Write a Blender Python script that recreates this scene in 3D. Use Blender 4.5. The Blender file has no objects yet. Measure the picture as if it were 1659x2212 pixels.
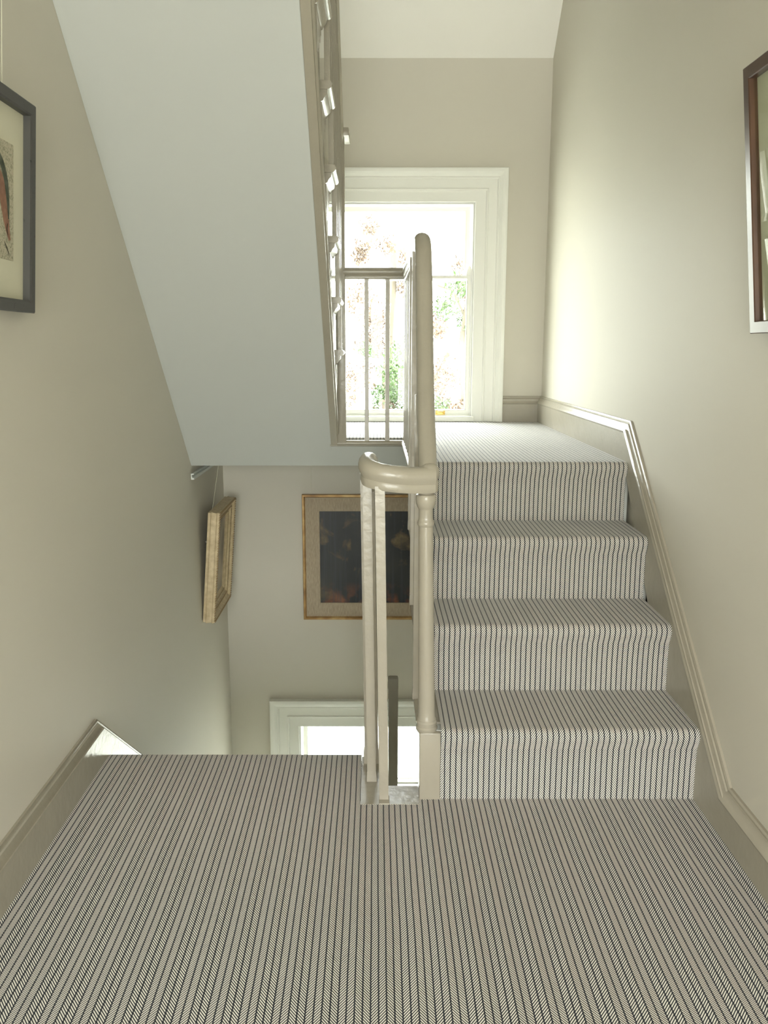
import bpy, bmesh, math, random
from mathutils import Vector, Matrix
PI = math.pi
S = bpy.context.scene
C = S.collection

# ---------------------------------------------------------------- camera
CAM_H, PITCH = 1.2245, 0.1864
cd = bpy.data.cameras.new('camera'); cam = bpy.data.objects.new('camera', cd); C.objects.link(cam)
cam.location = (0, 0, CAM_H); cam.rotation_euler = (PI/2 - PITCH, 0, 0)
cd.sensor_width = 36; cd.lens = 1850/2212*36; cd.shift_x = 17.5/2212
cd.clip_start = 0.05; cd.clip_end = 200
S.camera = cam

# ---------------------------------------------------------------- light
SKY = 26.0
GROUND_GLOW = (0.62, 0.66, 0.48)
w = bpy.data.worlds.new('sky'); S.world = w; w.use_nodes = True
nt = w.node_tree; nt.nodes.clear()
wo = nt.nodes.new('ShaderNodeOutputWorld'); bg = nt.nodes.new('ShaderNodeBackground')
tc = nt.nodes.new('ShaderNodeTexCoord'); sx = nt.nodes.new('ShaderNodeSeparateXYZ')
cr = nt.nodes.new('ShaderNodeValToRGB')
nt.links.new(tc.outputs['Generated'], sx.inputs[0]); nt.links.new(sx.outputs['Z'], cr.inputs[0])
cr.color_ramp.elements[0].position = 0.0; cr.color_ramp.elements[0].color = (0.61, 0.625, 0.565, 1)
cr.color_ramp.elements[1].position = 0.35; cr.color_ramp.elements[1].color = (0.95, 0.97, 1.0, 1)
nt.links.new(cr.outputs[0], bg.inputs[0]); bg.inputs[1].default_value = SKY
nt.links.new(bg.outputs[0], wo.inputs[0])

def portal(name, loc, rx, sx_, sy_):
    l = bpy.data.lights.new(name, 'AREA'); l.shape = 'RECTANGLE'; l.size = sx_; l.size_y = sy_
    l.cycles.is_portal = True
    o = bpy.data.objects.new(name, l); C.objects.link(o); o.location = loc; o.rotation_euler = (rx, 0, 0)
    return o
portal('window_daylight', (0.035, 4.93, 1.44), -PI/2, 1.12, 1.2)
portal('lower_window_daylight', (0.035, 4.93, -1.49), -PI/2, 1.12, 1.2)
portal('added_rear_daylight', (0.03, -2.62, 1.0), PI/2, 1.62, 1.9)  # unseen rear opening, added and sized to light the landing
portal('added_top_daylight', (0.05, -2.62, 3.55), PI/2, 1.1, .9)  # unseen high opening, added to brighten the ceiling and upper back wall

S.view_settings.view_transform = 'Standard'; S.view_settings.look = 'None'
S.view_settings.exposure = 0.04; S.view_settings.gamma = 1.0; S.view_settings.use_curve_mapping = False

# ---------------------------------------------------------------- materials
def mat(name, col, rough=0.5, spec=0.5, bump=0.0, bscale=30.0, var=0.0, vscale=6.0, metal=0.0, aniso_scale=(1, 1, 1)):
    m = bpy.data.materials.new(name); m.use_nodes = True
    n = m.node_tree; b = n.nodes['Principled BSDF']
    b.inputs['Base Color'].default_value = (*col, 1); b.inputs['Roughness'].default_value = rough
    b.inputs['Specular IOR Level'].default_value = spec; b.inputs['Metallic'].default_value = metal
    if bump or var:
        t = n.nodes.new('ShaderNodeTexCoord'); mp = n.nodes.new('ShaderNodeMapping'); mp.inputs['Scale'].default_value = aniso_scale
        n.links.new(t.outputs['Object'], mp.inputs[0])
    if var:
        no = n.nodes.new('ShaderNodeTexNoise'); no.inputs['Scale'].default_value = vscale; no.inputs['Detail'].default_value = 5
        n.links.new(mp.outputs[0], no.inputs['Vector'])
        r = n.nodes.new('ShaderNodeValToRGB')
        r.color_ramp.elements[0].position = .3; r.color_ramp.elements[1].position = .7
        r.color_ramp.elements[0].color = tuple(c*(1-var) for c in col)+(1,)
        r.color_ramp.elements[1].color = tuple(min(1, c*(1+var)) for c in col)+(1,)
        n.links.new(no.outputs['Fac'], r.inputs[0]); n.links.new(r.outputs[0], b.inputs['Base Color'])
    if bump:
        nb = n.nodes.new('ShaderNodeTexNoise'); nb.inputs['Scale'].default_value = bscale; nb.inputs['Detail'].default_value = 4
        n.links.new(mp.outputs[0], nb.inputs['Vector'])
        bp = n.nodes.new('ShaderNodeBump'); bp.inputs['Strength'].default_value = bump; bp.inputs['Distance'].default_value = 0.004
        n.links.new(nb.outputs['Fac'], bp.inputs['Height']); n.links.new(bp.outputs[0], b.inputs['Normal'])
    return m

M_WALL = mat('wall_paint', (0.645, 0.612, 0.53), 0.60, 0.12, bump=0.35, bscale=5.0, aniso_scale=(1, 1, .35))
M_SOFF = mat('soffit_paint', (0.57, 0.585, 0.56), 0.6, 0.3, bump=0.15, bscale=8)
M_CEIL = mat('ceiling_paint', (0.88, 0.86, 0.80), 0.7, 0.3, bump=0.2, bscale=5)
M_WOOD = mat('taupe_gloss_paint', (0.375, 0.342, 0.275), 0.26, 0.5, bump=0.35, bscale=40, var=.03, vscale=12)
M_WIN = mat('white_window_paint', (0.86, 0.86, 0.80), 0.35, 0.5)
M_BRASS = mat('brass', (0.72, 0.50, 0.16), 0.3, 0.5, metal=1.0)
M_ALU = mat('white_metal_rail', (0.72, 0.75, 0.72), 0.35, 0.5)
M_WIRE = mat('clear_cord', (0.70, 0.68, 0.55), 0.3, 0.5)
M_STEEL = mat('steel', (0.6, 0.6, 0.6), 0.3, 0.5, metal=1.0)

def mat_carpet():
    m = bpy.data.materials.new('herringbone_carpet'); m.use_nodes = True
    n = m.node_tree; N = n.nodes; L = n.links; b = N['Principled BSDF']
    b.inputs['Roughness'].default_value = 0.85; b.inputs['Specular IOR Level'].default_value = 0.25
    b.inputs['Sheen Weight'].default_value = 0.3; b.inputs['Sheen Roughness'].default_value = 0.4
    def mth(op, a, b_=None, c_=None):
        x = N.new('ShaderNodeMath'); x.operation = op
        for i, v in enumerate((a, b_, c_)):
            if v is None: continue
            if isinstance(v, (int, float)): x.inputs[i].default_value = v
            else: L.new(v, x.inputs[i])
        return x.outputs[0]
    uv = N.new('ShaderNodeUVMap'); uv.uv_map = 'UVMap'
    sp = N.new('ShaderNodeSeparateXYZ'); L.new(uv.outputs[0], sp.inputs[0])
    # gentle wander of the rows
    no = N.new('ShaderNodeTexNoise'); no.inputs['Scale'].default_value = 2.2; no.inputs['Detail'].default_value = 1
    L.new(uv.outputs[0], no.inputs['Vector'])
    wob = mth('MULTIPLY', mth('SUBTRACT', no.outputs['Fac'], .5), .006)
    CW, DS = 0.0154, 0.0073
    uu = mth('DIVIDE', mth('ADD', sp.outputs['X'], wob), CW)
    vv = mth('DIVIDE', sp.outputs['Y'], DS)
    col = mth('FLOOR', uu); fu = mth('SUBTRACT', uu, col)
    pair = mth('FLOORED_MODULO', mth('FLOOR', mth('DIVIDE', col, 2)), 2)
    sgn = mth('SUBTRACT', mth('MULTIPLY', pair, 2), 1)
    cc = mth('SUBTRACT', fu, .5)
    # dash phase, half a stitch apart in alternate rows
    half = mth('MULTIPLY', mth('FLOORED_MODULO', col, 2), .45)
    ph = mth('ADD', mth('ADD', vv, half), mth('MULTIPLY', mth('MULTIPLY', cc, sgn), 2.75))
    fp = mth('FRACT', ph); fpc = mth('ABSOLUTE', mth('SUBTRACT', fp, .5))   # 0 centre of yarn
    # yarn ends: cell index across the dash gives the saw-tooth edge
    edge = mth('ABSOLUTE', cc)
    a1 = mth('SUBTRACT', .325, fpc)                       # >0 inside yarn across
    a2 = mth('SUBTRACT', mth('SUBTRACT', .468, mth('MULTIPLY', mth('POWER', mth('MULTIPLY', fpc, 2), 2), .24)), edge)
    sm = N.new('ShaderNodeMapRange'); sm.interpolation_type = 'SMOOTHSTEP'
    L.new(a1, sm.inputs[0]); sm.inputs[1].default_value = 0.0; sm.inputs[2].default_value = .10
    s2 = N.new('ShaderNodeMapRange'); s2.interpolation_type = 'SMOOTHSTEP'
    L.new(a2, s2.inputs[0]); s2.inputs[1].default_value = 0.0; s2.inputs[2].default_value = .08
    # thin dark gap between two rows of the same slant, solid dark line where the slant flips is a bit wider
    msk = mth('MULTIPLY', sm.outputs[0], s2.outputs[0])
    nz = N.new('ShaderNodeTexNoise'); nz.inputs['Scale'].default_value = 900; L.new(uv.outputs[0], nz.inputs['Vector'])
    mx = N.new('ShaderNodeMix'); mx.data_type = 'RGBA'
    L.new(msk, mx.inputs['Factor']); mx.inputs['A'].default_value = (0.018, 0.021, 0.028, 1); mx.inputs['B'].default_value = (0.90, 0.87, 0.79, 1)
    mv = N.new('ShaderNodeMix'); mv.data_type = 'RGBA'; mv.blend_type = 'MULTIPLY'; mv.inputs['Factor'].default_value = .12
    L.new(mx.outputs['Result'], mv.inputs['A']); L.new(nz.outputs['Fac'], mv.inputs['B'])
    L.new(mv.outputs['Result'], b.inputs['Base Color'])
    bp = N.new('ShaderNodeBump'); bp.inputs['Strength'].default_value = .5; bp.inputs['Distance'].default_value = .0015
    L.new(msk, bp.inputs['Height']); L.new(bp.outputs[0], b.inputs['Normal'])
    return m
M_CARPET = mat_carpet()

def mat_glass():
    m = bpy.data.materials.new('window_glass'); m.use_nodes = True
    n = m.node_tree; n.nodes.clear()
    o = n.nodes.new('ShaderNodeOutputMaterial'); t = n.nodes.new('ShaderNodeBsdfTransparent'); g = n.nodes.new('ShaderNodeBsdfGlossy')
    t.inputs[0].default_value = (.96, .98, .96, 1); g.inputs['Roughness'].default_value = 0.0
    f = n.nodes.new('ShaderNodeFresnel'); f.inputs[0].default_value = 1.5
    x = n.nodes.new('ShaderNodeMixShader'); ge = n.nodes.new('ShaderNodeNewGeometry'); fm = n.nodes.new('ShaderNodeMath'); fm.operation = 'MULTIPLY'; im = n.nodes.new('ShaderNodeMath'); im.operation = 'SUBTRACT'; im.inputs[0].default_value = 1; n.links.new(ge.outputs['Backfacing'], im.inputs[1]); n.links.new(f.outputs[0], fm.inputs[0]); n.links.new(im.outputs[0], fm.inputs[1]); n.links.new(fm.outputs[0], x.inputs[0]); n.links.new(t.outputs[0], x.inputs[1]); n.links.new(g.outputs[0], x.inputs[2])
    n.links.new(x.outputs[0], o.inputs[0]); return m
M_GLASS = mat_glass()

# ---------------------------------------------------------------- helpers
def link(name, me, m=None, parent=None, smooth=False):
    o = bpy.data.objects.new(name, me); C.objects.link(o)
    if m: me.materials.append(m)
    if parent: o.parent = parent
    if smooth:
        for p in me.polygons: p.use_smooth = True
    return o
def from_bm(name, bm, m=None, parent=None, smooth=False, angle=None):
    bmesh.ops.recalc_face_normals(bm, faces=bm.faces)
    me = bpy.data.meshes.new(name); bm.to_mesh(me); bm.free()
    o = link(name, me, m, parent, smooth)
    if smooth:
        me.set_sharp_from_angle(angle=angle or 0.7)
    return o
def structure(o, label=None):
    o['kind'] = 'structure'
    if label: o['label'] = label
    return o
def thing(name, label, cat, loc=(0, 0, 0), rot=(0, 0, 0), group=None):
    o = bpy.data.objects.new(name, None); C.objects.link(o); o.location = loc; o.rotation_euler = rot
    o.empty_display_size = .1
    o['label'] = label; o['category'] = cat
    if group: o['group'] = group
    return o
def add_box(bm, a, b, bevel=0.0):
    x0, y0, z0 = a; x1, y1, z1 = b
    vs = [bm.verts.new(p) for p in ((x0,y0,z0),(x1,y0,z0),(x1,y1,z0),(x0,y1,z0),(x0,y0,z1),(x1,y0,z1),(x1,y1,z1),(x0,y1,z1))]
    fs = [bm.faces.new([vs[i] for i in f]) for f in ((0,3,2,1),(4,5,6,7),(0,1,5,4),(1,2,6,5),(2,3,7,6),(3,0,4,7))]
    if bevel:
        es = list({e for f in fs for e in f.edges})
        bmesh.ops.bevel(bm, geom=es, offset=bevel, segments=2, affect='EDGES', profile=.6)
def box(name, a, b, m, parent=None, bevel=0.0):
    bm = bmesh.new(); add_box(bm, a, b, bevel); return from_bm(name, bm, m, parent, bool(bevel))
def add_prism(bm, poly, axis, a0, a1):
    """poly: 2-D outline; axis 'x': (y,z), 'y': (x,z), 'z': (x,y)"""
    def P(u, v, a):
        return {'x': (a, u, v), 'y': (u, a, v), 'z': (u, v, a)}[axis]
    A = [bm.verts.new(P(u, v, a0)) for u, v in poly]; B = [bm.verts.new(P(u, v, a1)) for u, v in poly]
    n = len(poly); bm.faces.new(A); bm.faces.new(B[::-1])
    for i in range(n): bm.faces.new((A[i], B[i], B[(i+1) % n], A[(i+1) % n]))
def prism(name, poly, axis, a0, a1, m, parent=None):
    bm = bmesh.new(); add_prism(bm, poly, axis, a0, a1)
    return from_bm(name, bm, m, parent)
def add_lathe(bm, prof, c, seg=28, lean=0.0):
    """prof: (z, r); c: (x, y); lean: dx per dz"""
    rings = []
    for z, r in prof:
        rings.append([bm.verts.new((c[0]+lean*z+r*math.cos(2*PI*i/seg), c[1]+r*math.sin(2*PI*i/seg), z)) for i in range(seg)])
    for A, B in zip(rings, rings[1:]):
        for i in range(seg): bm.faces.new((A[i], A[(i+1) % seg], B[(i+1) % seg], B[i]))
    bm.faces.new(rings[0][::-1]); bm.faces.new(rings[-1])
def catmull(pts, n=8):
    P = [Vector(p) for p in pts]; P = [2*P[0]-P[1]] + P + [2*P[-1]-P[-2]]; out = []
    for i in range(1, len(P)-2):
        p0, p1, p2, p3 = P[i-1:i+3]
        for k in range(n):
            t = k/n
            out.append(.5*((2*p1)+(-p0+p2)*t+(2*p0-5*p1+4*p2-p3)*t*t+(-p0+3*p1-3*p2+p3)*t**3))
    out.append(P[-2]); return out
def add_sweep(bm, path, prof, closed_ends=True):
    rings = []; n = len(path); prev = None
    for i, p in enumerate(path):
        T = (path[min(i+1, n-1)]-path[max(i-1, 0)]).normalized()
        side = T.cross(Vector((0, 0, 1)))
        if side.length < .15 and prev is not None: side = prev
        side.normalize()
        if prev is not None and side.dot(prev) < -.5: side = -side
        prev = side; up = side.cross(T).normalized()
        rings.append([bm.verts.new(p+side*s+up*t) for s, t in prof])
    k = len(prof)
    for A, B in zip(rings, rings[1:]):
        for i in range(k): bm.faces.new((A[i], A[(i+1) % k], B[(i+1) % k], B[i]))
    if closed_ends: bm.faces.new(rings[0][::-1]); bm.faces.new(rings[-1])
def add_tube(bm, pts, r, seg=8):
    add_sweep(bm, [Vector(p) for p in pts], [(r*math.cos(2*PI*i/seg), r*math.sin(2*PI*i/seg)) for i in range(seg)])

RAILP = [(-.0165,-.034),(.0165,-.034),(.0185,-.028),(.0190,-.016),(.0175,-.012),(.0205,-.006),(.0240,.002),(.0246,.011),(.0225,.020),
         (.0175,.0275),(.0095,.0325),(0,.0340),(-.0095,.0325),(-.0175,.0275),(-.0225,.020),(-.0246,.011),(-.0240,.002),(-.0205,-.006),(-.0175,-.012),(-.0190,-.016),(-.0185,-.028)]

def wall_sweep(bm, path, prof, X, sgn):
    """moulding on a wall x = X: path of (y, z); prof of (offset below the path line, protrusion)"""
    P = [Vector(p) for p in path]; rows = []
    for i, p in enumerate(P):
        d0 = (P[i]-P[i-1]).normalized() if i else (P[1]-P[0]).normalized()
        d1 = (P[i+1]-P[i]).normalized() if i < len(P)-1 else d0
        n0 = Vector((d0.y, -d0.x)); n1 = Vector((d1.y, -d1.x))
        nn = (n0+n1).normalized(); k = 1/max(.3, nn.dot(n0))
        if nn.y > 0 and abs(nn.x) < 1e9 and (d0.x > 0): pass
        rows.append([(p+nn*k*o, t) for o, t in prof])
    V = [[bm.verts.new((X+sgn*t, q.x, q.y)) for q, t in r] for r in rows]
    k = len(prof)
    for A, B in zip(V, V[1:]):
        for i in range(k): bm.faces.new((A[i], A[(i+1) % k], B[(i+1) % k], B[i]))
    bm.faces.new(V[0]); bm.faces.new(V[-1][::-1])
# moulding profile: (distance below top line, protrusion from wall)
MOULD = [(0,0),(0,.007),(.005,.010),(.010,.010),(.0125,.014),(.019,.0165),(.026,.021),(.031,.0255),(.036,.0275),(.041,.0265),(.044,.022),(.044,0)]

def carpet_strip(name, prof, x0, x1, parent=None, v0=0.0, thick=0.0, nx=1):
    """prof: (y, z) path, carpet laid over it, UV in metres"""
    bm = bmesh.new(); uvl = bm.loops.layers.uv.new('UVMap'); v = v0; rows = []; vs = []
    for i, (y, z) in enumerate(prof):
        if i: v += math.hypot(y-prof[i-1][0], z-prof[i-1][1])
        rows.append([bm.verts.new((x0+(x1-x0)*j/nx, y, z)) for j in range(nx+1)]); vs.append(v)
    for i in range(len(rows)-1):
        for j in range(nx):
            f = bm.faces.new((rows[i][j], rows[i][j+1], rows[i+1][j+1], rows[i+1][j]))
            for lp, (vt, vv) in zip(f.loops, ((rows[i][j], vs[i]), (rows[i][j+1], vs[i]), (rows[i+1][j+1], vs[i+1]), (rows[i+1][j], vs[i+1]))):
                lp[uvl].uv = (vt.co.x+5, vv+5)
    if thick:
        # give it depth: extrude down / back
        r = bmesh.ops.extrude_face_region(bm, geom=list(bm.faces))
        ve = [g for g in r['geom'] if isinstance(g, bmesh.types.BMVert)]
        # find offset direction: inwards (+y, -z)
        bmesh.ops.translate(bm, vec=(0, thick*.7, -thick*.7), verts=ve)
    bmesh.ops.recalc_face_normals(bm, faces=bm.faces)
    me = bpy.data.meshes.new(name); bm.to_mesh(me); bm.free()
    o = link(name, me, M_CARPET, parent, True); me.set_sharp_from_angle(angle=.9)
    return o, v

# ---------------------------------------------------------------- key sizes
XL, XR = -.85, .905          # wall faces
SL, SR = -.822, .882         # skirting faces
YB = 4.72                    # back wall face
R, G, D1 = .21, .2667, 2.1925
ZB = .84                     # half landing
XS = .136                    # right flight string face
LD = 3.80                    # half landing edge over the stairwell
YR = -2.5                    # rear wall
def soff(y): return .704 + .981*(3.912-y)

# ---------------------------------------------------------------- the room
o = structure(box('wall_left', (XL-.15, YR-.15, -2.4), (XL, YB+.25, 4.4), M_WALL), 'pale stone-grey plaster wall on the left')
o = structure(box('wall_right', (XR, YR-.15, -2.4), (XR+.15, YB+.25, 4.4), M_WALL), 'pale stone-grey plaster wall on the right')
# windows are openings in the back wall
WX0, WX1 = -.455, .525
def wall_with_holes(name, y0, y1, x0, x1, z0, z1, holes, m):
    bm = bmesh.new(); xs = sorted({x0, x1, *[h[0] for h in holes], *[h[1] for h in holes]}); zs = sorted({z0, z1, *[h[2] for h in holes], *[h[3] for h in holes]})
    ins = lambda x, z: any(h[0] < x < h[1] and h[2] < z < h[3] for h in holes)
    for i in range(len(xs)-1):
        for j in range(len(zs)-1):
            if not ins((xs[i]+xs[i+1])/2, (zs[j]+zs[j+1])/2): add_box(bm, (xs[i], y0, zs[j]), (xs[i+1], y1, zs[j+1]))
    bmesh.ops.remove_doubles(bm, verts=bm.verts, dist=1e-5)
    # drop interior shared faces
    seen = {}
    for f in bm.faces: seen.setdefault(tuple(round(c, 4) for c in f.calc_center_median()), []).append(f)
    bmesh.ops.delete(bm, geom=[f for fs in seen.values() if len(fs) > 1 for f in fs], context='FACES')
    return from_bm(name, bm, m)
DZ = -2.934
structure(wall_with_holes('wall_back', YB, YB+.28, XL, XR, -2.4, 4.4,
          [(WX0, WX1, .856, 1.99), (WX0, WX1, .856+DZ, 1.99+DZ)], M_WALL), 'pale stone-grey wall behind the half landing')
structure(wall_with_holes('wall_rear', YR-.2, YR, XL, XR, -2.4, 4.4, [(-.78, .84, .05, 1.95), (-.5, .6, 3.1, 4.0)], M_WALL), 'wall behind the viewer')  # both openings are added to let sky light in from behind
box_rear = None
# sloping ceiling over the half landing, then flat
CY, CZ = YB, 2.69
prism('ceiling', [(CY+.2, CZ-.02), (CY, CZ), (CY-1.55, CZ+1.60), (YR-.1, CZ+1.60), (YR-.1, CZ+1.75), (CY-1.5, CZ+1.75), (CY+.2, CZ+.1)], 'x', XL-.05, XR+.05, M_CEIL)
structure(bpy.data.objects['ceiling'], 'white sloping ceiling above the half landing')
structure(box('floor_upper', (XL, YR-.1, 2.66), (XR, 1.55, 2.93), M_CEIL), 'underside of the floor above').name = 'ceiling.001'

# landing where the viewer stands
bm = bmesh.new()
add_box(bm, (XL, YR, -.24), (-.045, 2.455, -.006))
add_box(bm, (-.045, YR, -.24), (XR, 2.19, -.006))
from_bm('floor', bm, M_SOFF); structure(bpy.data.objects['floor'], 'landing structure under the carpet')
def flat_carpet(name, rects, z, front=None, dv=0):
    bm = bmesh.new(); uvl = bm.loops.layers.uv.new('UVMap')
    for (x0, y0, x1, y1) in rects:
        vs = [bm.verts.new((x, y, z)) for x, y in ((x0,y0),(x1,y0),(x1,y1),(x0,y1))]
        f = bm.faces.new(vs)
        for lp in f.loops: lp[uvl].uv = (lp.vert.co.x+5, lp.vert.co.y+5+dv)
        # edges of the pile
        lo = [bm.verts.new((v.co.x, v.co.y, z-.009)) for v in vs]
        for i in range(4):
            g = bm.faces.new((vs[i], lo[i], lo[(i+1) % 4], vs[(i+1) % 4]))
            for lp in g.loops: lp[uvl].uv = (lp.vert.co.x+5, lp.vert.co.y+5+dv+(lp.vert.co.z-z))
    me = bpy.data.meshes.new(name); bm.to_mesh(me); bm.free()
    return link(name, me, M_CARPET)
bm = bmesh.new(); uvl = bm.loops.layers.uv.new('UVMap')
nose = [(2.452+.018*math.sin(a), -.018+.018*math.cos(a)) for a in [i*PI/10 for i in range(6)]]+[(2.470, -.035), (2.462, -.05), (2.44, -.20)]
prof = [(YR, 0), (-.5, 0), (.5, 0), (1.2, 0), (1.8, 0), (2.1615, 0)] + nose
oo, _ = carpet_strip('landing_carpet', prof, XL, -.044, v0=YR)
bm.free()
def q_carpet(rect, z, dv=0):
    return flat_carpet('tmp', [rect], z, dv=dv)
# join the three carpet areas of the landing in one mesh
def join_meshes(name, objs, m):
    bm = bmesh.new()
    for ob in objs:
        bm.from_mesh(ob.data); me = ob.data; bpy.data.objects.remove(ob); bpy.data.meshes.remove(me)
    me = bpy.data.meshes.new(name); bm.to_mesh(me); bm.free()
    ob = link(name, me, m); return ob
landing_carpet = join_meshes('floor', [oo, q_carpet((-.044, YR, .1185, 2.165), 0), q_carpet((.1185, YR, XR, 2.195), 0)], M_CARPET)
structure(landing_carpet, 'black and cream herringbone carpet on the landing in the foreground')
# painted edge board round the stairwell
bm = bmesh.new(); Lp = lambda e: [(-.043, 2.163), (.121, 2.163), (.121, 2.272-e), (.017-e, 2.272-e), (.017-e, 2.452-e), (-.043, 2.452-e)]
add_prism(bm, Lp(0), 'z', -.032, -.004); add_prism(bm, Lp(.01), 'z', -.24, -.0322)
add_box(bm, (-.043, 2.1605, -.03), (.118, 2.1628, .001))
structure(from_bm('trim_1', bm, M_WOOD, None, True), 'painted edge board of the landing around the balusters')

# half landing
bm = bmesh.new()
add_prism(bm, [(XL, 3.99), (-.21, 3.99), (-.21, LD+.03), (XS+.006, LD+.03), (XS+.006, D1+3*G+.05), (XR, D1+3*G+.05), (XR, YB), (XL, YB)], 'z', .8052, ZB-.012)
add_prism(bm, [(XL, 3.99), (-.21, 3.99), (-.21, 3.935), (XS+.006, 3.935), (XS+.006, D1+3*G+.05), (XR, D1+3*G+.05), (XR, YB), (XL, YB)], 'z', .706, .8050)
structure(from_bm('floor', bm, M_SOFF), 'half landing slab under the window')
hc = flat_carpet('floor', [(.155, D1+3*G+.0995, XR, LD+.05), (-.20, LD+.036, .155, LD+.05), (XL, LD+.05, XR, YB)], ZB, dv=.62)
structure(hc, 'herringbone carpet on the half landing, washed out by the window light')
def nosing_poly(y_edge, z_top, t, depth, s=1):
    """rounded nosing in (u, z), rounded end at u = y_edge, running to y_edge + s*depth"""
    r = t/2
    return [(y_edge+s*depth, z_top)] + [(y_edge+s*(r-r*math.cos(a)), z_top-r+r*math.sin(a)) for a in [PI/2-i*PI/8 for i in range(9)]] + [(y_edge+s*depth, z_top-t)]
bm = bmesh.new()
add_prism(bm, nosing_poly(LD, .831, .026, .06), 'x', -.205, .150)
add_prism(bm, [(LD+.010,.8048),(LD+.012,.802),(LD+.018,.797),(LD+.03,.797),(LD+.03,.8048)], 'x', -.205, .14)
add_prism(bm, nosing_poly(.112, .8306, .0256, .045), 'y', D1+3*G-.01, LD+.012)
add_prism(bm, [(.124,.8045),(.124,.797),(.130,.790),(.142,.787),(.142,.8045)], 'y', D1+3*G-.01, LD+.011)
structure(from_bm('trim_2', bm, M_WOOD, None, True), 'painted rounded edge of the half landing')
prism('trim_3', [(3.810,.804),(3.912,.704),(3.93,.704),(3.93,.804)], 'x', -.2001, .142, M_SOFF)
structure(bpy.data.objects['trim_3'], 'plastered apron under the half landing edge')
# lower landing
structure(box('floor', (XL, 3.9, -2.3), (XR, YB, -2.11), M_CARPET), 'lower landing floor far below')
structure(box('floor', (XL-.1, YR-.1, -2.42), (XR+.1, YB+.2, -2.305), M_WALL), 'floor of the storey below')

# skirting boards
def skirt(name, top, X, sgn, face, label, bottom=None):
    bm = bmesh.new()
    inner = [(y, z-.03) for y, z in top]
    poly = inner + (bottom or [(top[-1][0], top[-1][1]-.2), (top[0][0], top[0][1]-.2)])
    add_prism(bm, poly, 'x', X, X+sgn*face)
    wall_sweep(bm, top, MOULD, X, sgn)
    return structure(from_bm(name, bm, M_WOOD, None, True, .5), label)
skirt('baseboard_right', [(YR, .133), (2.006, .133), (3.028, .980), (YB, .980)], XR, -1, .0235,
      'taupe skirting board climbing the right wall beside the stairs',
      [(YB, .80), (3.0, .80), (2.3, -.02), (YR, -.02)])
skirt('baseboard_left', [(YR, .131), (2.425, .131), (4.40, -1.35)], XL, 1, .0285,
      'taupe skirting board on the left wall, dropping beside the down flight',
      [(4.40, -2.05), (2.4, -.5), (YR, -.05)])
bm = bmesh.new()
add_box(bm, (.69, YB-.022, ZB-.01), (XR-.02, YB, .965))
P = [(0,0),(0,.007),(.005,.010),(.010,.010),(.0125,.014),(.019,.0165),(.026,.021),(.031,.024),(.036,.026),(.041,.025),(.044,.021),(.044,0)]
add_prism(bm, [(YB-t, .980-o_) for o_, t in P], 'x', .69, XR-.004)
structure(from_bm('baseboard_back', bm, M_WOOD, None, True, .5), 'short taupe skirting board right of the window')
bm = bmesh.new()
add_box(bm, (XL+.004, YB-.022, ZB-.01), (-.62, YB, .965)); add_prism(bm, [(YB-t, .980-o_) for o_, t in P], 'x', XL+.004, -.62)
structure(from_bm('baseboard_back', bm, M_WOOD, None, True, .5), 'short skirting board left of the window')

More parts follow.
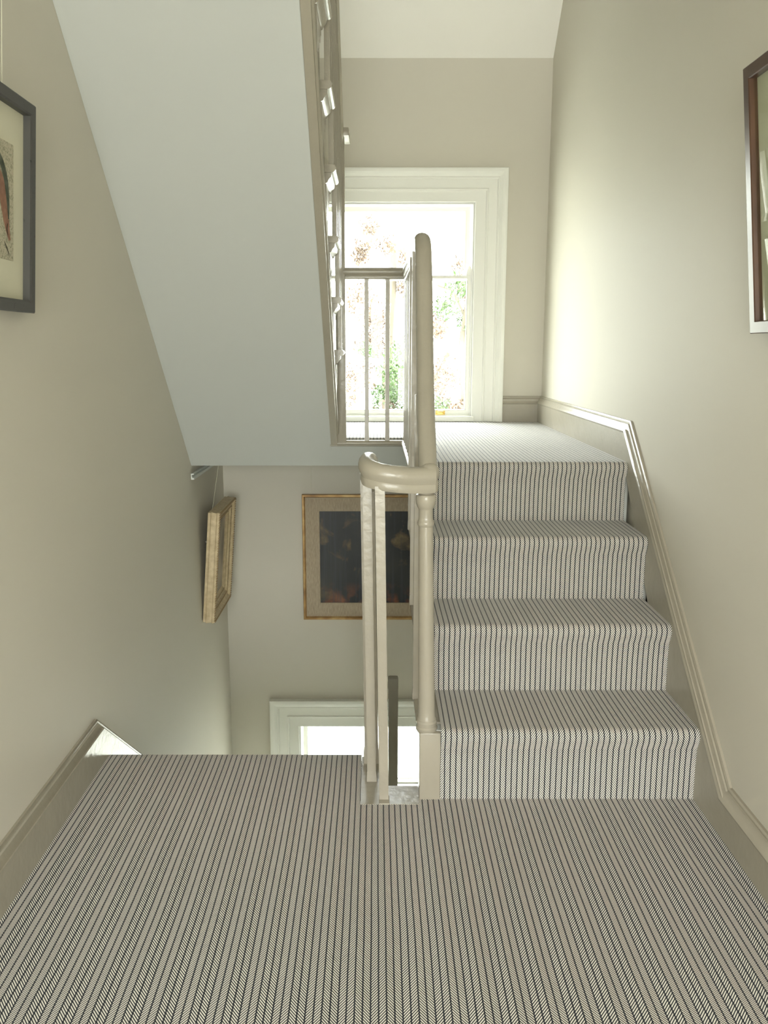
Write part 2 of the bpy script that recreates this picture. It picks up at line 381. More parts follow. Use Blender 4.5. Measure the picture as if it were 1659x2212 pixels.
# ---------------------------------------------------------------- windows
def frame_sweep(bm, x0, x1, z0, z1, prof, y, bottom=False):
    """mitred frame in the xz plane around an opening; prof: (outward distance from opening, protrusion towards -y)"""
    cs = [(x0, z0, -1, 0), (x0, z1, -1, 1), (x1, z1, 1, 1), (x1, z0, 1, 0)]
    if bottom: cs = [(x0, z0, -1, -1), (x0, z1, -1, 1), (x1, z1, 1, 1), (x1, z0, 1, -1)]
    V = [[bm.verts.new((cx_+sx_*d, y-t, cz_+sz_*d)) for d, t in prof] for cx_, cz_, sx_, sz_ in cs]
    k = len(prof); segs = list(zip(V, V[1:])) + ([(V[-1], V[0])] if bottom else [])
    for A, B in segs:
        for i in range(k): bm.faces.new((A[i], A[(i+1) % k], B[(i+1) % k], B[i]))
    if not bottom: bm.faces.new(V[0]); bm.faces.new(V[-1][::-1])
def window(name, dz, label):
    z0, z1 = .856+dz, 1.992+dz
    x0, x1 = WX0, WX1
    bm = bmesh.new()
    ARCH = [(-.004,-.02),(-.004,.010),(0,.012),(.052,.012),(.053,.018),(.059,.021),(.064,.020),(.066,.016),(.110,.016),(.112,.021),(.117,.024),(.123,.022),
            (.128,.026),(.137,.033),(.146,.036),(.156,.036),(.163,.035),(.165,.028),(.165,-.001)]
    frame_sweep(bm, x0, x1, .842+dz, z1, ARCH, YB)
    root = from_bm(name, bm, M_WIN); structure(root, label)
    # inner lining and sill
    bm = bmesh.new()
    frame_sweep(bm, x0, x1, z0, z1, [(-.004,-.26),(-.004,.001),(.003,.001),(.003,-.26)], YB, True)
    frame_sweep(bm, x0+.012, x1-.012, z0+.02, z1-.012, [(.0,-.05),(.0,-.008),(.014,-.008),(.014,-.05)], YB, True)
    add_box(bm, (x0-.01, YB-.022, .842+dz), (x1+.01, YB+.05, .870+dz), .003)
    from_bm('window_frame', bm, M_WIN, root)
    xi0, xi1 = x0+.013, x1-.013
    # upper sash sits further out, lower sash in front
    zm0, zm1 = 1.603+dz, 1.623+dz
    bm = bmesh.new(); y = YB+.065
    frame_sweep(bm, xi0+.034, xi1-.034, zm1, 1.952+dz, [(0,-.035),(0,-.002),(.008,0),(.026,0),(.026,-.035)], y, True)
    from_bm('upper_sash', bm, M_WIN, root)
    bm = bmesh.new(); y = YB+.022
    frame_sweep(bm, xi0+.024, xi1-.024, .904+dz, zm0, [(0,-.035),(0,-.002),(.006,0),(.016,0),(.016,-.035)], y, True)
    add_box(bm, (xi0-.004, y+.001, .871+dz), (xi1+.004, y+.034, .889+dz)); add_box(bm, (xi0+.001, y+.002, .8892+dz), (xi0+.009, y+.034, zm1-.002)); add_box(bm, (xi1-.009, y+.002, .8892+dz), (xi1-.001, y+.034, zm1-.002))
    # sash horns
    for sx_ in (xi0+.014, xi1-.014):
        add_prism(bm, [(sx_-.014, zm1-.002), (sx_+.014, zm1-.002), (sx_+.014, zm1+.03), (sx_+.008, zm1+.052), (sx_-.002, zm1+.044), (sx_-.010, zm1+.020)] if sx_ > 0 else
                  [(sx_+.014, zm1-.002), (sx_-.014, zm1-.002), (sx_-.014, zm1+.03), (sx_-.008, zm1+.052), (sx_+.002, zm1+.044), (sx_+.010, zm1+.020)], 'y', y+.004, y+.03)
    from_bm('lower_sash', bm, M_WIN, root)
    box('pane', (xi0+.02, YB+.08, 1.61+dz), (xi1-.02, YB+.084, 1.97+dz), M_GLASS, root)
    box('pane', (xi0+.015, YB+.038, .89+dz), (xi1-.015, YB+.042, 1.612+dz), M_GLASS, root)
    return root
W1 = window('window_1', 0, 'white sash window on the half landing, garden outside')
W2 = window('window_2', DZ, 'lower white window seen below, between the balusters')
# brass lift on the lower sash
for lx in (.355, -.285):
    bm = bmesh.new(); y = YB+.021
    add_box(bm, (lx-.026, y-.002, .872), (lx+.026, y+.002, .898), .002)
    add_prism(bm, [(y, .889), (y-.012, .890), (y-.017, .897), (y-.014, .899), (y-.008, .894), (y, .896)], 'x', lx-.015, lx+.015)
    for k in (-.019, .019):
        bmesh.ops.create_uvsphere(bm, u_segments=10, v_segments=6, radius=.0045, matrix=Matrix.Translation((lx+k, y-.003, .885)))
    t = from_bm('sash_lift', bm, M_BRASS, W1, True); t['label'] = 'brass sash lift'

# frames of the unseen windows added behind the viewer to bring in light
bm = bmesh.new()
for (a, b_, c_, d_) in ((-.78, .84, .05, 1.95), (-.5, .6, 3.1, 4.0)):
    frame_sweep(bm, a+.05, b_-.05, c_+.05, d_-.05, [(0,.02),(0,-.02),(.05,-.02),(.05,.02)], YR-.1, True)
    add_box(bm, (a, YR-.12, (c_+d_)/2-.02), (b_, YR-.08, (c_+d_)/2+.02))
structure(from_bm('added_rear_windows', bm, M_WIN), 'unseen white windows added behind the viewer for light')

# ---------------------------------------------------------------- right flight of four carpeted steps
st = thing('staircase', 'four carpeted steps rising on the right to the window landing', 'staircase', (.5, D1, 0))
st.location = (0, 0, 0)
def step_prof(yf, z0, z1, yb, r=.022, over=.020):
    """riser, rounded nosing, tread"""
    p = [(yf, z0), (yf, z0+(z1-z0)*.45), (yf-.004, z1-.06), (yf-over*.75, z1-.040)]
    cy_, cz_ = yf-over+r, z1-r
    p += [(cy_-r*math.cos(a), cz_+r*math.sin(a)) for a in [i*PI/16 for i in range(9)]]
    p += [(yf+.08, z1), (yb, z1)]
    return p
v = .0
for k in range(4):
    yb = D1+(k+1)*G if k < 3 else D1+3*G+.10
    p = step_prof(D1+k*G, k*R-(.0 if k else .0), (k+1)*R, yb)
    o_, v = carpet_strip('carpeted_step', p, .1785 if k == 0 else .152, XR-.0235, st, v0=v+.1)
# solid steps under the carpet
bm = bmesh.new()
poly = []
for k in range(4): poly += [(D1+k*G+.012, k*R-.015), (D1+k*G+.012, (k+1)*R-.012)]
poly += [(D1+3*G+.1, 4*R-.012), (D1+3*G+.1, 3*R-.12), (D1+.10, -.16), (D1+.012, -.16)]
add_prism(bm, poly, 'x', .15, XR-.01)
t = from_bm('step_frame', bm, M_SOFF, st)
# outer string
poly = []
for k in range(4): poly += [(D1+k*G+.004, k*R-.02), (D1+k*G+.004, (k+1)*R-.030)]
poly += [(D1+3*G+.06, 4*R-.03), (D1+3*G+.06, 3*R-.10), (D1+2*G+.20, 2*R+.06), (D1+.12, -.18), (D1+.02, -.18)]
prism('outer_string', poly, 'x', XS-.002, .152, M_WOOD, st)
for k in range(4):
    bm = bmesh.new(); y0 = D1+k*G-.024 if k else 2.238; y1 = D1+(k+1)*G+.004 if k < 3 else D1+3*G+.02
    # tread board showing beside the carpet with rounded outer return
    pr = nosing_poly(.113, (k+1)*R-.006, .026, .05 if k else .075)
    add_prism(bm, pr, 'y', y0+.006, y1)
    add_prism(bm, [(.124, (k+1)*R-.0323), (.126, (k+1)*R-.040), (.133, (k+1)*R-.050), (.140, (k+1)*R-.052), (.140, (k+1)*R-.0323)], 'y', y0+.014, y1-.01)
    from_bm('tread_nosing', bm, M_WOOD, st, True)

# ---------------------------------------------------------------- upper flight over the left side
uf = thing('staircase', 'upper flight overhead at left with smooth pale sloping underside', 'staircase')
UR, UG = .2025, .204
def ud(k): return 3.84-UG*(k-1)          # near end of tread k = face of riser k+1
def uz(k): return .82+UR*k
K = 10
# solid body with stepped top
poly = [(soff_y, soff(soff_y)) for soff_y in (3.912,)] + [(1.62, soff(1.62)), (1.50, soff(1.62)), (1.50, uz(K+1)-.05)]
poly = [(4.03, .704), (3.912, .704), (1.62, soff(1.62)), (1.50, soff(1.62)), (1.50, uz(K+1)-.03)]
for k in range(K, 0, -1):
    poly += [(ud(k), uz(k+1)-.03) if k == K else (ud(k), uz(k+1)-.03), (ud(k), uz(k)-.03)]
poly += [(ud(0), uz(1)-.03), (ud(0), .81)]
prism('soffit', poly, 'x', XL+.0005, -.200, M_SOFF, uf)
# cut string
spoly = [(3.912, .806)] + [(3.74+.0, soff(3.74))][:0]
spoly = [(3.835, soff(3.835)), (1.62, soff(1.62)), (1.62, uz(K)-.03)]
for k in range(K, 0, -1):
    if k < K: spoly += [(ud(k), uz(k+1)-.028)]
    spoly += [(ud(k), uz(k)-.028)]
spoly += [(3.835, uz(1)-.028)]
prism('outer_string', spoly, 'x', -.201, -.172, M_WOOD, uf)
# beads along the lower edge of the string
bm = bmesh.new()
for off, pr in ((.03, .006), (.075, .003)):
    wall_sweep(bm, [(1.62, soff(1.62)+off*1.4+.02), (3.86, soff(3.86)+off*1.4+.02)], [(0,0),(.002,pr),(.009,pr+.002),(.016,pr),(.018,0)], -.172, 1)
from_bm('string_bead', bm, M_WOOD, uf)
for k in range(1, K):
    bm = bmesh.new(); y0 = ud(k); y1 = y0+UG+.028; z = uz(k)
    pr = [(-x, zz) for x, zz in nosing_poly(.134, z+.003, .025, .066)]
    add_prism(bm, pr, 'y', y0, y1)
    add_prism(bm, [(-.172, z-.0223), (-.148, z-.0223), (-.150, z-.036), (-.158, z-.044), (-.163, z-.054), (-.172, z-.058)], 'y', y0+.004, y1-.014)
    # scrolled bracket under the return
    br = [(y0+.005, z-.0584), (y1-.03, z-.0584), (y1-.032, z-.075), (y1-.055, z-.085), (y1-.075, z-.11), (y1-.105, z-.118), (y1-.12, z-.14), (y1-.155, z-.15), (y0+.03, z-.175), (y0+.005, z-.18)]
    add_prism(bm, br, 'x', -.172, -.166)
    from_bm('tread_nosing', bm, M_WOOD, uf, True)
prof = [(ud(0), .84)]
for k in range(1, K+1): prof += [(ud(k-1), uz(k)), (ud(k), uz(k))]
carpet_strip('carpet_runner', prof, XL+.03, -.215, uf)

# ---------------------------------------------------------------- lower flight going down at left
lf = thing('staircase', 'carpeted flight going down at left beyond the landing edge', 'staircase')
prof = []
for k in range(1, 10):
    y = 2.445+.232*(k-1)
    prof += [(y, -.21*(k-1)-(.06 if k == 1 else 0)), (y, -.21*k), (y+.232, -.21*k)]
carpet_strip('carpet_runner', prof, XL+.0285, -.045, lf)
poly = [(2.44, -.245)]
for k in range(1, 10):
    y = 2.452+.232*(k-1); poly += [(y, -.21*k-.012), (y+.232, -.21*k-.012)]
poly[0] = (2.452, -.222)
poly += [(2.452+.232*9, -2.05), (4.1, -2.05), (2.452, -.55)]
prism('step_frame', poly, 'x', XL, -.03, M_SOFF, lf)

# ---------------------------------------------------------------- balustrade 1: turned newel, curled rail, flight and landing rail
b1 = thing('balustrade', 'taupe balustrade with turned newel, curled handrail and square balusters beside the right steps', 'balustrade')
LEAN = -.014
NX, NY = .149, 2.218
bm = bmesh.new(); add_box(bm, (NX-.029, NY-.030, -.005), (NX+.029, NY+.028, .196), .004)
add_lathe(bm, [(.190,.026),(.196,.0295),(.203,.0300),(.208,.0272),(.213,.0282),(.219,.0285),(.224,.0258),(.229,.0262),(.234,.0240),(.250,.0232),(.5,.0212),(.768,.0192),
     (.772,.0215),(.777,.0226),(.782,.0215),(.786,.0196),(.792,.0190),(.812,.0186),(.817,.0200),(.820,.0222),(.828,.0252),(.840,.0270),(.849,.0268),(.853,.0250),(.856,.0190),(.862,.0165),(.872,.0175),(.885,.0190),(.90,.0190)],
     (NX-.006, NY), 36, LEAN)
from_bm('newel_post', bm, M_WOOD, b1, True, .5)
XRAIL = .137
flight = catmull([(XRAIL-.001, 2.215, .886), (XRAIL, 2.275, .945), (XRAIL, 2.37, 1.058), (XRAIL+.002, 2.47, 1.20), (XRAIL+.003, 2.55, 1.345), (XRAIL+.003, 2.605, 1.460), (XRAIL+.003, 2.650, 1.522), (XRAIL+.002, 2.70, 1.541), (XRAIL+.001, 2.80, 1.5425)], 6)
flight += [Vector((XRAIL, y, 1.5425)) for y in (3.0, 3.4, 3.80)]
curl = catmull([(XRAIL+.014, 2.216, .894), (.10, 2.204, .894), (.055, 2.196, .898), (.012, 2.198, .904), (-.014, 2.214, .911), (-.0225, 2.245, .918), (-.020, 2.29, .922), (-.018, 2.345, .910), (-.018, 2.42, .862), (-.018, 2.52, .78), (-.018, 2.9, .43), (-.016, 3.4, -.06), (-.014, 3.9, -.55), (-.012, 4.3, -.94)], 8)
bm = bmesh.new(); add_sweep(bm, flight, RAILP); add_sweep(bm, curl, RAILP)
# end of the rail over the newel
add_lathe(bm, [(.858,.019),(.862,.0235),(.888,.0245),(.892,.0225),(.899,.0255),(.911,.0270),(.921,.0255),(.929,.020),(.934,.012),(.936,.002)], (XRAIL+.003, 2.222), 32)
cross = [Vector((XRAIL+.022, LD+.015, 1.5425)), Vector((.05, LD+.015, 1.5425)), Vector((-.14, LD+.015, 1.5425))]
add_sweep(bm, cross, [(s*.9, t_*.72+.008) for s, t_ in RAILP])
from_bm('handrail', bm, M_WOOD, b1, True, .6)
def baluster(x, y, z0, z1, parent, w=.024, lean=0.0, foot=0.0):
    bm = bmesh.new(); h = w/2
    rows = [(z0, h*(1+foot), 0), (z0+.012, h*(1+foot), 0)] if foot else [(z0, h, 0)]
    rows += [(z0+.035, h, 0), (z1, h, 0)]
    V = []
    for z, s, _ in rows:
        xx = x+lean*(z-z0)
        V.append([bm.verts.new((xx+a*s, y+b_*s, z)) for a, b_ in ((-1,-1),(1,-1),(1,1),(-1,1))])
    for A, B in zip(V, V[1:]):
        for i in range(4): bm.faces.new((A[i], A[(i+1) % 4], B[(i+1) % 4], B[i]))
    bm.faces.new(V[0][::-1]); bm.faces.new(V[-1])
    bmesh.ops.bevel(bm, geom=[e for e in bm.edges if abs((e.verts[0].co-e.verts[1].co).z) > .2], offset=.002, segments=2, affect='EDGES')
    return from_bm('baluster', bm, M_WOOD, parent, True, .5)
baluster(-.012, 2.309, -.006, .90, b1, .0255, LEAN, .12)
baluster(.0225, 2.193, .0, .88, b1, .0255, LEAN, .0)
b = box('baluster_block', (.0085, 2.160, -.02), (.0375, 2.205, .004), M_WOOD, b1, .002)
bm = bmesh.new(); add_box(bm, (-.037, 2.405, -.01), (.011, 2.449, .03), .002)
Vq = [[bm.verts.new((-.013+LEAN*z+a*h_, 2.427+b_*h_, z)) for a, b_ in ((-1,-1),(1,-1),(1,1),(-1,1))] for z, h_ in ((.028, .0225), (.05, .0205), (.88, .0195))]
for A, B in zip(Vq, Vq[1:]):
    for i in range(4): bm.faces.new((A[i], A[(i+1) % 4], B[(i+1) % 4], B[i]))
bm.faces.new(Vq[0][::-1]); bm.faces.new(Vq[-1]); from_bm('newel_post', bm, M_WOOD, b1)
def rail_z(y):
    for a, c_ in zip(flight, flight[1:]):
        if a.y <= y <= c_.y: return a.z+(c_.z-a.z)*(y-a.y)/max(1e-6, c_.y-a.y)
    return 1.5425
for k, ys in enumerate(((2.42,), (2.69,), (2.88,))):
    for y in ys: baluster(.122, y, (k+1)*R-.008, rail_z(y)-.022, b1, .024, 0, .1)
# landing corner post, then the balusters along the landing edge
bm = bmesh.new(); add_box(bm, (.116, 2.985, .70), (.158, 3.027, 1.525), .003); from_bm('newel_post', bm, M_WOOD, b1, True)
for y in (3.13, 3.25, 3.37, 3.49, 3.61, 3.73): baluster(.133, y, .82, 1.52, b1, .020, 0, .15)
for x in (-.0405, .0505): baluster(x, LD+.017, .82, 1.53, b1, .0178, 0, .15)
baluster(.134, LD+.018, .82, 1.53, b1, .022, 0, .15)

# ---------------------------------------------------------------- balustrade 2: upper flight
b2 = thing('balustrade', 'upper balustrade with slim square newel and steep handrail climbing out of view', 'balustrade')
bm = bmesh.new(); add_box(bm, (-.174, LD-.004, .82), (-.132, LD+.038, 2.105), .003); from_bm('newel_post', bm, M_WOOD, b2, True)
bm = bmesh.new(); add_box(bm, (-.196, LD-.02, 2.100), (-.111, LD+.14, 2.135), .008); from_bm('newel_cap', bm, M_WOOD, b2, True)
def urz(y): return 2.045+.981*(3.84-y)
bm = bmesh.new()
pth = [Vector((-.155, 3.86, urz(3.86))), Vector((-.155, 3.4, urz(3.4))), Vector((-.155, 2.8, urz(2.8))), Vector((-.155, 2.0, urz(2.0)))]
add_sweep(bm, pth, [(s*.86, t_*.9) for s, t_ in RAILP]); from_bm('handrail', bm, M_WOOD, b2, True, .6)
for k in range(2, K):
    for q in (.055, .157):
        y = ud(k)+q
        if y < 3.82 and y > 2.02: baluster(-.152, y, uz(k)-.002, urz(y)-.03, b2, .0175)

# ---------------------------------------------------------------- far lower newel
b3 = thing('newel_post', 'brown newel post on the floor below, silhouetted against the lower window', 'newel post', (.085, 3.96, -2.11))
bm = bmesh.new(); add_box(bm, (-.0235, -.0235, 0), (.0235, .0235, 1.715), .004); from_bm('shaft', bm, M_WOOD, b3, True)
bm = bmesh.new(); add_box(bm, (-.026, -.026, 1.705), (.024, .026, 1.768), .010); from_bm('post_cap', bm, M_WOOD, b3, True)

# ---------------------------------------------------------------- pictures
def pic_frame(bm, w_, h_, prof):
    """prof: (inset from outer edge, out)"""
    cs = [(-w_/2, 0, 1, 1), (w_/2, 0, -1, 1), (w_/2, h_, -1, -1), (-w_/2, h_, 1, -1)]
    V = [[bm.verts.new((a+sa*d, b_+sb*d, t)) for d, t in prof] for a, b_, sa, sb in cs]; k = len(prof)
    for q in range(4):
        A, B = V[q], V[(q+1) % 4]
        for i in range(k): bm.faces.new((A[i], A[(i+1) % k], B[(i+1) % k], B[i]))
AX = {'left': Matrix(((0,0,1),(1,0,0),(0,1,0))), 'right': Matrix(((0,0,-1),(-1,0,0),(0,1,0))), 'back': Matrix(((1,0,0),(0,0,-1),(0,1,0)))}
def place(root, side, loc, lean):
    m = AX[side] @ Matrix.Rotation(lean, 3, 'X'); root.matrix_world = Matrix.Translation(loc) @ m.to_4x4()

def art(name, kind):
    m = bpy.data.materials.new(name); m.use_nodes = True; n = m.node_tree; b = n.nodes['Principled BSDF']; N = n.nodes; L = n.links
    t = N.new('ShaderNodeTexCoord'); 
    def noise(sc, scale=(1,1,1), det=4, dist=0):
        mp = N.new('ShaderNodeMapping'); mp.inputs['Scale'].default_value = scale; L.new(t.outputs['Object'], mp.inputs[0])
        x = N.new('ShaderNodeTexNoise'); x.inputs['Scale'].default_value = sc; x.inputs['Detail'].default_value = det; x.inputs['Distortion'].default_value = dist
        L.new(mp.outputs[0], x.inputs['Vector']); return x.outputs['Fac']
    def ramp(f, st):
        r = N.new('ShaderNodeValToRGB'); e = r.color_ramp.elements
        while len(e) < len(st): e.new(.5)
        for q, (p, c_) in zip(e, st): q.position = p; q.color = (*c_, 1)
        L.new(f, r.inputs[0]); return r.outputs[0]
    def mix(f, a, c_):
        x = N.new('ShaderNodeMix'); x.data_type = 'RGBA'; L.new(f, x.inputs['Factor']); L.new(a, x.inputs['A']); L.new(c_, x.inputs['B']); return x.outputs['Result']
    if kind == 'dark':
        base = ramp(noise(3.5), [(.3, (.022,.024,.028)), (.55, (.040,.042,.042)), (.75, (.075,.068,.05))])
        gold = ramp(noise(7, (1,1,1), 5, .6), [(.58, (0,0,0)), (.72, (1,1,1))])
        c1 = mix(gold, base, ramp(noise(20), [(.3, (.10,.08,.04)), (.7, (.32,.22,.10))]))
        # red-brown glow low down
        sp = N.new('ShaderNodeSeparateXYZ'); L.new(t.outputs['Object'], sp.inputs[0])
        lo = N.new('ShaderNodeMapRange'); L.new(sp.outputs['Y'], lo.inputs[0]); lo.inputs[1].default_value = .22; lo.inputs[2].default_value = .09
        mm = N.new('ShaderNodeMath'); mm.operation = 'MULTIPLY'; L.new(lo.outputs[0], mm.inputs[0]); L.new(ramp(noise(14, (1,1,1), 5), [(.45, (0,0,0)), (.62, (1,1,1))]), mm.inputs[1])
        c2 = mix(mm.outputs[0], c1, ramp(noise(30), [(.3, (.16,.055,.03)), (.7, (.30,.12,.06))]))
        st_ = ramp(noise(60, (1, .03, 1), 2), [(.5, (0,0,0)), (.65, (.45,.45,.45))])
        c3 = mix(st_, c2, ramp(noise(3), [(.3, (.045,.055,.075)), (.7, (.07,.075,.075))]))
        L.new(c3, b.inputs['Base Color']); b.inputs['Roughness'].default_value = .45
    elif kind == 'linen':
        a = ramp(noise(320, (1, .12, 1), 2), [(.3, (.37,.30,.215)), (.7, (.50,.42,.31))]); L.new(a, b.inputs['Base Color']); b.inputs['Roughness'].default_value = .9
    elif kind == 'portrait':
        L.new(ramp(noise(9, (1, .5, 1), 4, .5), [(.3, (.13,.11,.08)), (.48, (.30,.25,.18)), (.62, (.46,.38,.28)), (.8, (.38,.22,.16))]), b.inputs['Base Color']); b.inputs['Roughness'].default_value = .4
    elif kind == 'paper':
        dots = ramp(noise(170, (1,1,1), 3, 1), [(.40, (.30,.29,.20)), (.52, (.50,.46,.34))])
        L.new(dots, b.inputs['Base Color']); b.inputs['Roughness'].default_value = .8
    elif kind == 'view':
        L.new(ramp(noise(5, (1, 1, 1), 5, .6), [(.3, (.22,.25,.17)), (.5, (.45,.46,.36)), (.7, (.62,.60,.50))]), b.inputs['Base Color']); b.inputs['Roughness'].default_value = .8
    elif kind == 'gilt':
        L.new(ramp(noise(14, (1,1,1), 5), [(.3, (.30,.17,.07)), (.5, (.46,.28,.11)), (.7, (.62,.44,.20))]), b.inputs['Base Color']); b.inputs['Roughness'].default_value = .38; b.inputs['Metallic'].default_value = .35
    elif kind == 'palegilt':
        L.new(ramp(noise(40, (1,1,1), 5), [(.3, (.50,.39,.23)), (.7, (.68,.56,.36))]), b.inputs['Base Color']); b.inputs['Roughness'].default_value = .45; b.inputs['Metallic'].default_value = .1
    elif kind == 'black':
        a = ramp(noise(60, (1,1,1), 6, .5), [(.28, (.012,.012,.012)), (.36, (.062,.060,.056))]); L.new(a, b.inputs['Base Color']); b.inputs['Roughness'].default_value = .5
    elif kind == 'darkwood':
        a = ramp(noise(40, (.15, .15, 1), 5), [(.3, (.05,.022,.012)), (.7, (.11,.055,.03))]); L.new(a, b.inputs['Base Color']); b.inputs['Roughness'].default_value = .28
    return m
M_DARKART, M_LINEN, M_PORT, M_PAPER, M_VIEW, M_GILT, M_PGILT, M_BLACK, M_DWOOD = (art(*a) for a in (('dark_abstract_canvas','dark'),('linen_mount','linen'),('faded_painting','portrait'),('speckled_paper','paper'),('pale_print','view'),('worn_gilt','gilt'),('pale_gilt','palegilt'),('black_stained_wood','black'),('dark_wood','darkwood')))
M_MOUNT = mat('cream_mount', (.66, .64, .50), .85, .2)
def wire(parent, p0, p1, r=.0009):
    bm = bmesh.new(); add_tube(bm, [p0, p1], r, 6); return from_bm('hanging_cord', bm, M_WIRE, parent)

# painting low on the back wall
r = thing('painting', 'dark abstract painting in thin gilt frame and linen mount, behind the balusters', 'painting')
W_, H_ = .724, .724
bm = bmesh.new(); pic_frame(bm, W_, H_, [(0,0),(0,.024),(.003,.028),(.011,.028),(.014,.024),(.017,.018),(.018,.012),(.018,0)]); from_bm('frame', bm, M_GILT, r)
bm = bmesh.new(); pic_frame(bm, W_, H_, [(.016,.008),(.016,.016),(.095,.013),(.097,.009),(.097,.004)]); from_bm('mount', bm, M_LINEN, r)
bm = bmesh.new(); add_box(bm, (-W_/2+.09, .09, .002), (W_/2-.09, H_-.09, .008)); o = from_bm('canvas', bm, M_DARKART, r)
wire(r, (-.31, H_-.01, .003), (-.31, 1.0, .003))
place(r, 'back', (-.412+W_/2, YB-.004, -.286), .004)

# gold framed painting leaning out from the left wall
r = thing('painting', 'small painting in deep ornate pale gold frame, leaning out from the left wall', 'painting')
W_, H_ = .47, .555
bm = bmesh.new()
pic_frame(bm, W_, H_, [(.004,0),(.004,.012),(0,.016),(.002,.022),(.004,.040),(.001,.046),(.004,.056),(.010,.058),(.016,.054),(.021,.046),(.034,.040),(.040,.044),(.046,.043),(.050,.036),(.062,.030),(.068,.033),(.072,.028),(.086,.020),(.086,0)])
f = from_bm('frame', bm, M_PGILT, r)
bm = bmesh.new(); rnd = random.Random(3)
def beads(ins, z, rr, step):
    for (a, b_) in (((-W_/2+ins, ins), (W_/2-ins, ins)), ((W_/2-ins, ins), (W_/2-ins, H_-ins)), ((W_/2-ins, H_-ins), (-W_/2+ins, H_-ins)), ((-W_/2+ins, H_-ins), (-W_/2+ins, ins))):
        L_ = math.hypot(b_[0]-a[0], b_[1]-a[1]); n_ = int(L_/step)
        for i in range(n_):
            t_ = (i+.5)/n_; bmesh.ops.create_icosphere(bm, subdivisions=1, radius=rr, matrix=Matrix.Translation((a[0]+(b_[0]-a[0])*t_, a[1]+(b_[1]-a[1])*t_, z)))
M_GILTDARK = mat('aged_gilt_ornament', (.36, .26, .14), .5, .5, metal=.2)
bm.free()
for ba in ((.007, .057, .0058, .0125), (.043, .044, .0034, .0085), (.067, .032, .0030, .0085)):
    bm = bmesh.new(); beads(*ba); from_bm('beading', bm, M_GILTDARK, f, True)
bm = bmesh.new(); add_box(bm, (-W_/2+.08, .08, .004), (W_/2-.08, H_-.08, .021)); from_bm('canvas', bm, M_PORT, r)
wire(r, (-.16, .42, -.004), (-.16, .905, .038))
bm = bmesh.new(); bmesh.ops.create_uvsphere(bm, u_segments=8, v_segments=6, radius=.006, matrix=Matrix.Translation((-.20, .40, -.008)))
add_tube(bm, [(-.2+.009*math.cos(a), .365+.009*math.sin(a), -.014) for a in [i*PI/6 for i in range(13)]], .0012, 6)
from_bm('hanging_ring', bm, M_STEEL, r, True)
place(r, 'left', (XL+.002, 4.02+W_/2, -.087), .082)

# picture at the left edge
r = thing('picture', 'black framed print with cream mount, cut by the left edge of the photo', 'picture')
W_, H_ = .56, .466
bm = bmesh.new(); pic_frame(bm, W_, H_, [(0,0),(0,.028),(.003,.031),(.024,.031),(.028,.028),(.0285,.010),(.0285,0)]); from_bm('frame', bm, M_BLACK, r)
box('mount', (-W_/2+.02, .02, .004), (W_/2-.02, H_-.02, .012), M_MOUNT, r)
bm = bmesh.new(); add_box(bm, (-W_/2+.12, .112, .0115), (W_/2-.086, H_-.105, .0135)); pr_ = from_bm('print', bm, M_PAPER, r)
# strokes of the print: generic abstract sweeps
def stroke(pts, wd, m, z, seed=0):
    bm = bmesh.new(); P_ = catmull([(a, b_, z) for a, b_ in pts], 8); n_ = len(P_); V = []
    for i, p in enumerate(P_):
        T = (P_[min(i+1, n_-1)]-P_[max(i-1, 0)]).normalized(); nn = Vector((-T.y, T.x, 0)); hw = wd*(.35+.65*math.sin(PI*min(1, (i+2)/(n_))))/2
        V.append((bm.verts.new(p+nn*hw), bm.verts.new(p-nn*hw)))
    for A, B in zip(V, V[1:]): bm.faces.new((A[0], A[1], B[1], B[0]))
    bmesh.ops.solidify(bm, geom=list(bm.faces), thickness=.0003)
    return from_bm('brush_stroke', bm, m, pr_)
M_ST1 = mat('grey_green_ink', (.20, .22, .17), .8, .2, var=.3, vscale=60); M_ST2 = mat('pink_wash', (.58, .34, .24), .8, .2, var=.15, vscale=60); M_ST3 = mat('dark_ink_line', (.10, .09, .07), .8, .2)
xe = W_/2-.086
stroke([(xe-.16, .335), (xe-.08, .325), (xe-.045, .29), (xe-.030, .24), (xe-.026, .20)], .020, M_ST1, .0140)
stroke([(xe-.12, .31), (xe-.07, .28), (xe-.050, .23), (xe-.036, .19), (xe-.02, .155)], .034, M_ST2, .0137)
stroke([(xe-.032, .19), (xe-.036, .178), (xe-.030, .165)], .004, M_ST3, .0143)
stroke([(xe-.05, .15), (xe-.035, .135), (xe-.02, .120)], .003, M_ST3, .0143)
wire(r, (.16, H_-.01, .003), (.16, 1.35, .003))
place(r, 'left', (XL+.002, 2.109-W_/2, 1.314), .078)

# picture at the right edge
r = thing('picture', 'dark wooden framed print behind reflective glass, cut by the right edge of the photo', 'picture')
W_, H_ = .60, .575
bm = bmesh.new(); pic_frame(bm, W_, H_, [(0,0),(0,.031),(.002,.033),(.026,.033),(.028,.031),(.0285,.020),(.0285,0)]); from_bm('frame', bm, M_DWOOD, r)
box('mount', (-W_/2+.02, .02, .008), (W_/2-.02, H_-.02, .014), M_MOUNT, r)
box('print', (-W_/2+.09, .09, .0142), (W_/2-.09, H_-.09, .0152), M_VIEW, r)
box('glass', (-W_/2+.02, .02, .020), (W_/2-.02, H_-.02, .022), M_GLASS, r)
place(r, 'right', (XR-.002, 2.036-W_/2, 1.266), .108)

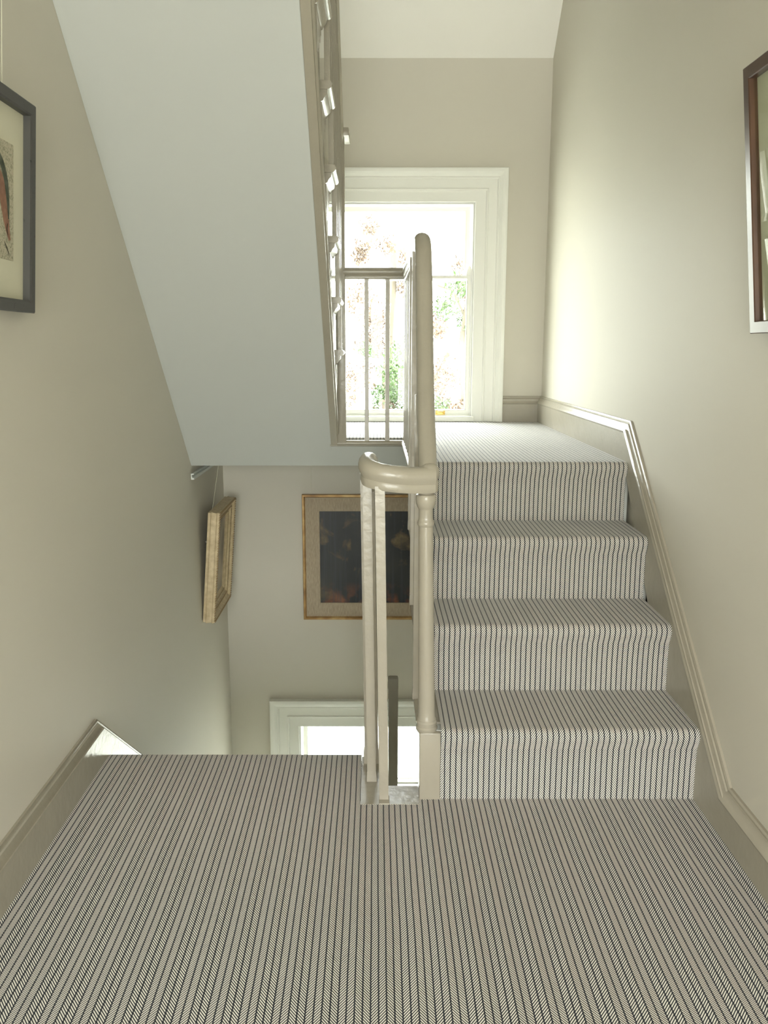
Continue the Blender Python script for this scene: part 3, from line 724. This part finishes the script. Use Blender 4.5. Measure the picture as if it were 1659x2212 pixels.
# picture hanging rail on the left wall
bm = bmesh.new(); add_prism(bm, [(XL, .668), (XL+.013, .668), (XL+.013, .664), (XL+.004, .662), (XL+.004, .650), (XL+.010, .648), (XL+.013, .652), (XL+.014, .640), (XL, .640)], 'y', 3.90, YB)
structure(from_bm('trim_4', bm, M_ALU), 'thin white picture rail on the left wall under the landing')

# ---------------------------------------------------------------- outside
M_GRND = mat('pale_gravel', (.34, .34, .30), .9, .1, var=.15, vscale=3)
structure(box('ground', (-30, 5.2, -6.2), (30, 45, -6.0), M_GRND), 'pale ground outside')
M_LEAF = mat('green_leaves', (.050, .085, .028), .5, .3, var=.35, vscale=2)
M_LEAFP = mat('pink_blossom_leaves', (.115, .080, .055), .5, .3, var=.3, vscale=2)
M_BARK = mat('pale_bark', (.10, .085, .065), .8, .2, var=.2, vscale=5)
def leaves(bm, c, rad, n_, size, rnd):
    for _ in range(n_):
        u = Vector((rnd.gauss(0, 1), rnd.gauss(0, 1), rnd.gauss(0, 1))); u.normalize(); p = Vector(c)+u*(rnd.random()**.45)*Vector(rad).length/1.732
        p = Vector(c)+Vector((u.x*rad[0], u.y*rad[1], u.z*rad[2]))*(rnd.random()**.45)
        a = Vector((rnd.gauss(0, 1), rnd.gauss(0, 1), rnd.gauss(0, 1))).normalized(); b_ = a.orthogonal().normalized(); s = size*(.6+.8*rnd.random())
        q = [p-a*s, p+b_*s*.5-a*s*.1, p+a*s, p-b_*s*.5+a*s*.1]
        bm.faces.new([bm.verts.new(x) for x in q])
def tree(label, loc, clumps, mats, trunk, seed):
    rnd = random.Random(seed); root = thing('tree', label, 'tree', loc)
    bm = bmesh.new()
    for pts, r0 in trunk: add_tube(bm, pts, r0, 8)
    from_bm('trunk', bm, M_BARK, root, True)
    for mi, mm in enumerate(mats):
        bm = bmesh.new()
        for (c, rad, n_, which) in clumps:
            if which == mi: leaves(bm, c, rad, n_, .021, rnd)
        from_bm('foliage', bm, mm, root)
# positions are relative to the trunk foot
rr = random.Random(11)
def clumps_for(centers, seed):
    q = random.Random(seed); out = []
    for (x, z, s, which, n_) in centers:
        for _ in range(n_):
            out.append(((x+q.gauss(0, s*.5), q.gauss(0, .35), z+q.gauss(0, s*.5)), (s*.36, s*.36, s*.32), int(700*s), which))
    return out
tree('tree with pink-tinged leaves behind the left part of the window glass', (-.1, 9.6, -6), clumps_for([(.20, 7.6, .5, 1, 7), (.10, 7.1, .6, 1, 7), (.35, 6.7, .55, 0, 8), (.15, 6.2, .6, 1, 8), (.45, 6.0, .5, 0, 8), (-.45, 6.9, .3, 1, 3), (.2, 8.3, .4, 1, 3), (.5, 5.7, .6, 0, 12), (.30, 7.0, .3, 0, 6), (-.1, 6.0, .4, 1, 5)], 5),
     (M_LEAF, M_LEAFP), [([(.2, 0, 0), (.22, 0, 3), (.18, 0, 6), (.3, 0, 8.4)], .05), ([(.2, 0, 5.5), (.6, .1, 6.6), (.9, 0, 7.2)], .02)], 21)
tree('tree with bright green leaves behind the right part of the window glass', (.9, 8.6, -6), clumps_for([(.15, 7.75, .42, 1, 7), (.05, 7.6, .4, 0, 6), (.1, 6.05, .5, 0, 16), (-.25, 5.9, .4, 0, 8), (.25, 6.3, .3, 1, 4), (.15, 8.5, .25, 0, 2), (.0, 6.5, .3, 1, 4), (-.9, 8.2, .3, 1, 3), (.2, 6.95, .22, 1, 2)], 9),
     (M_LEAF, M_LEAFP), [([(.0, 0, 0), (-.02, 0, 3), (.02, 0, 6), (-.05, 0, 7.3), (.02, 0, 7.8)], .035), ([(.0, 0, 7.2), (.12, 0, 7.5), (.14, 0, 7.9), (.4, 0, 8.05)], .016), ([(0, 0, 7.5), (-.15, 0, 7.8), (-.3, 0, 7.85)], .012)], 22)
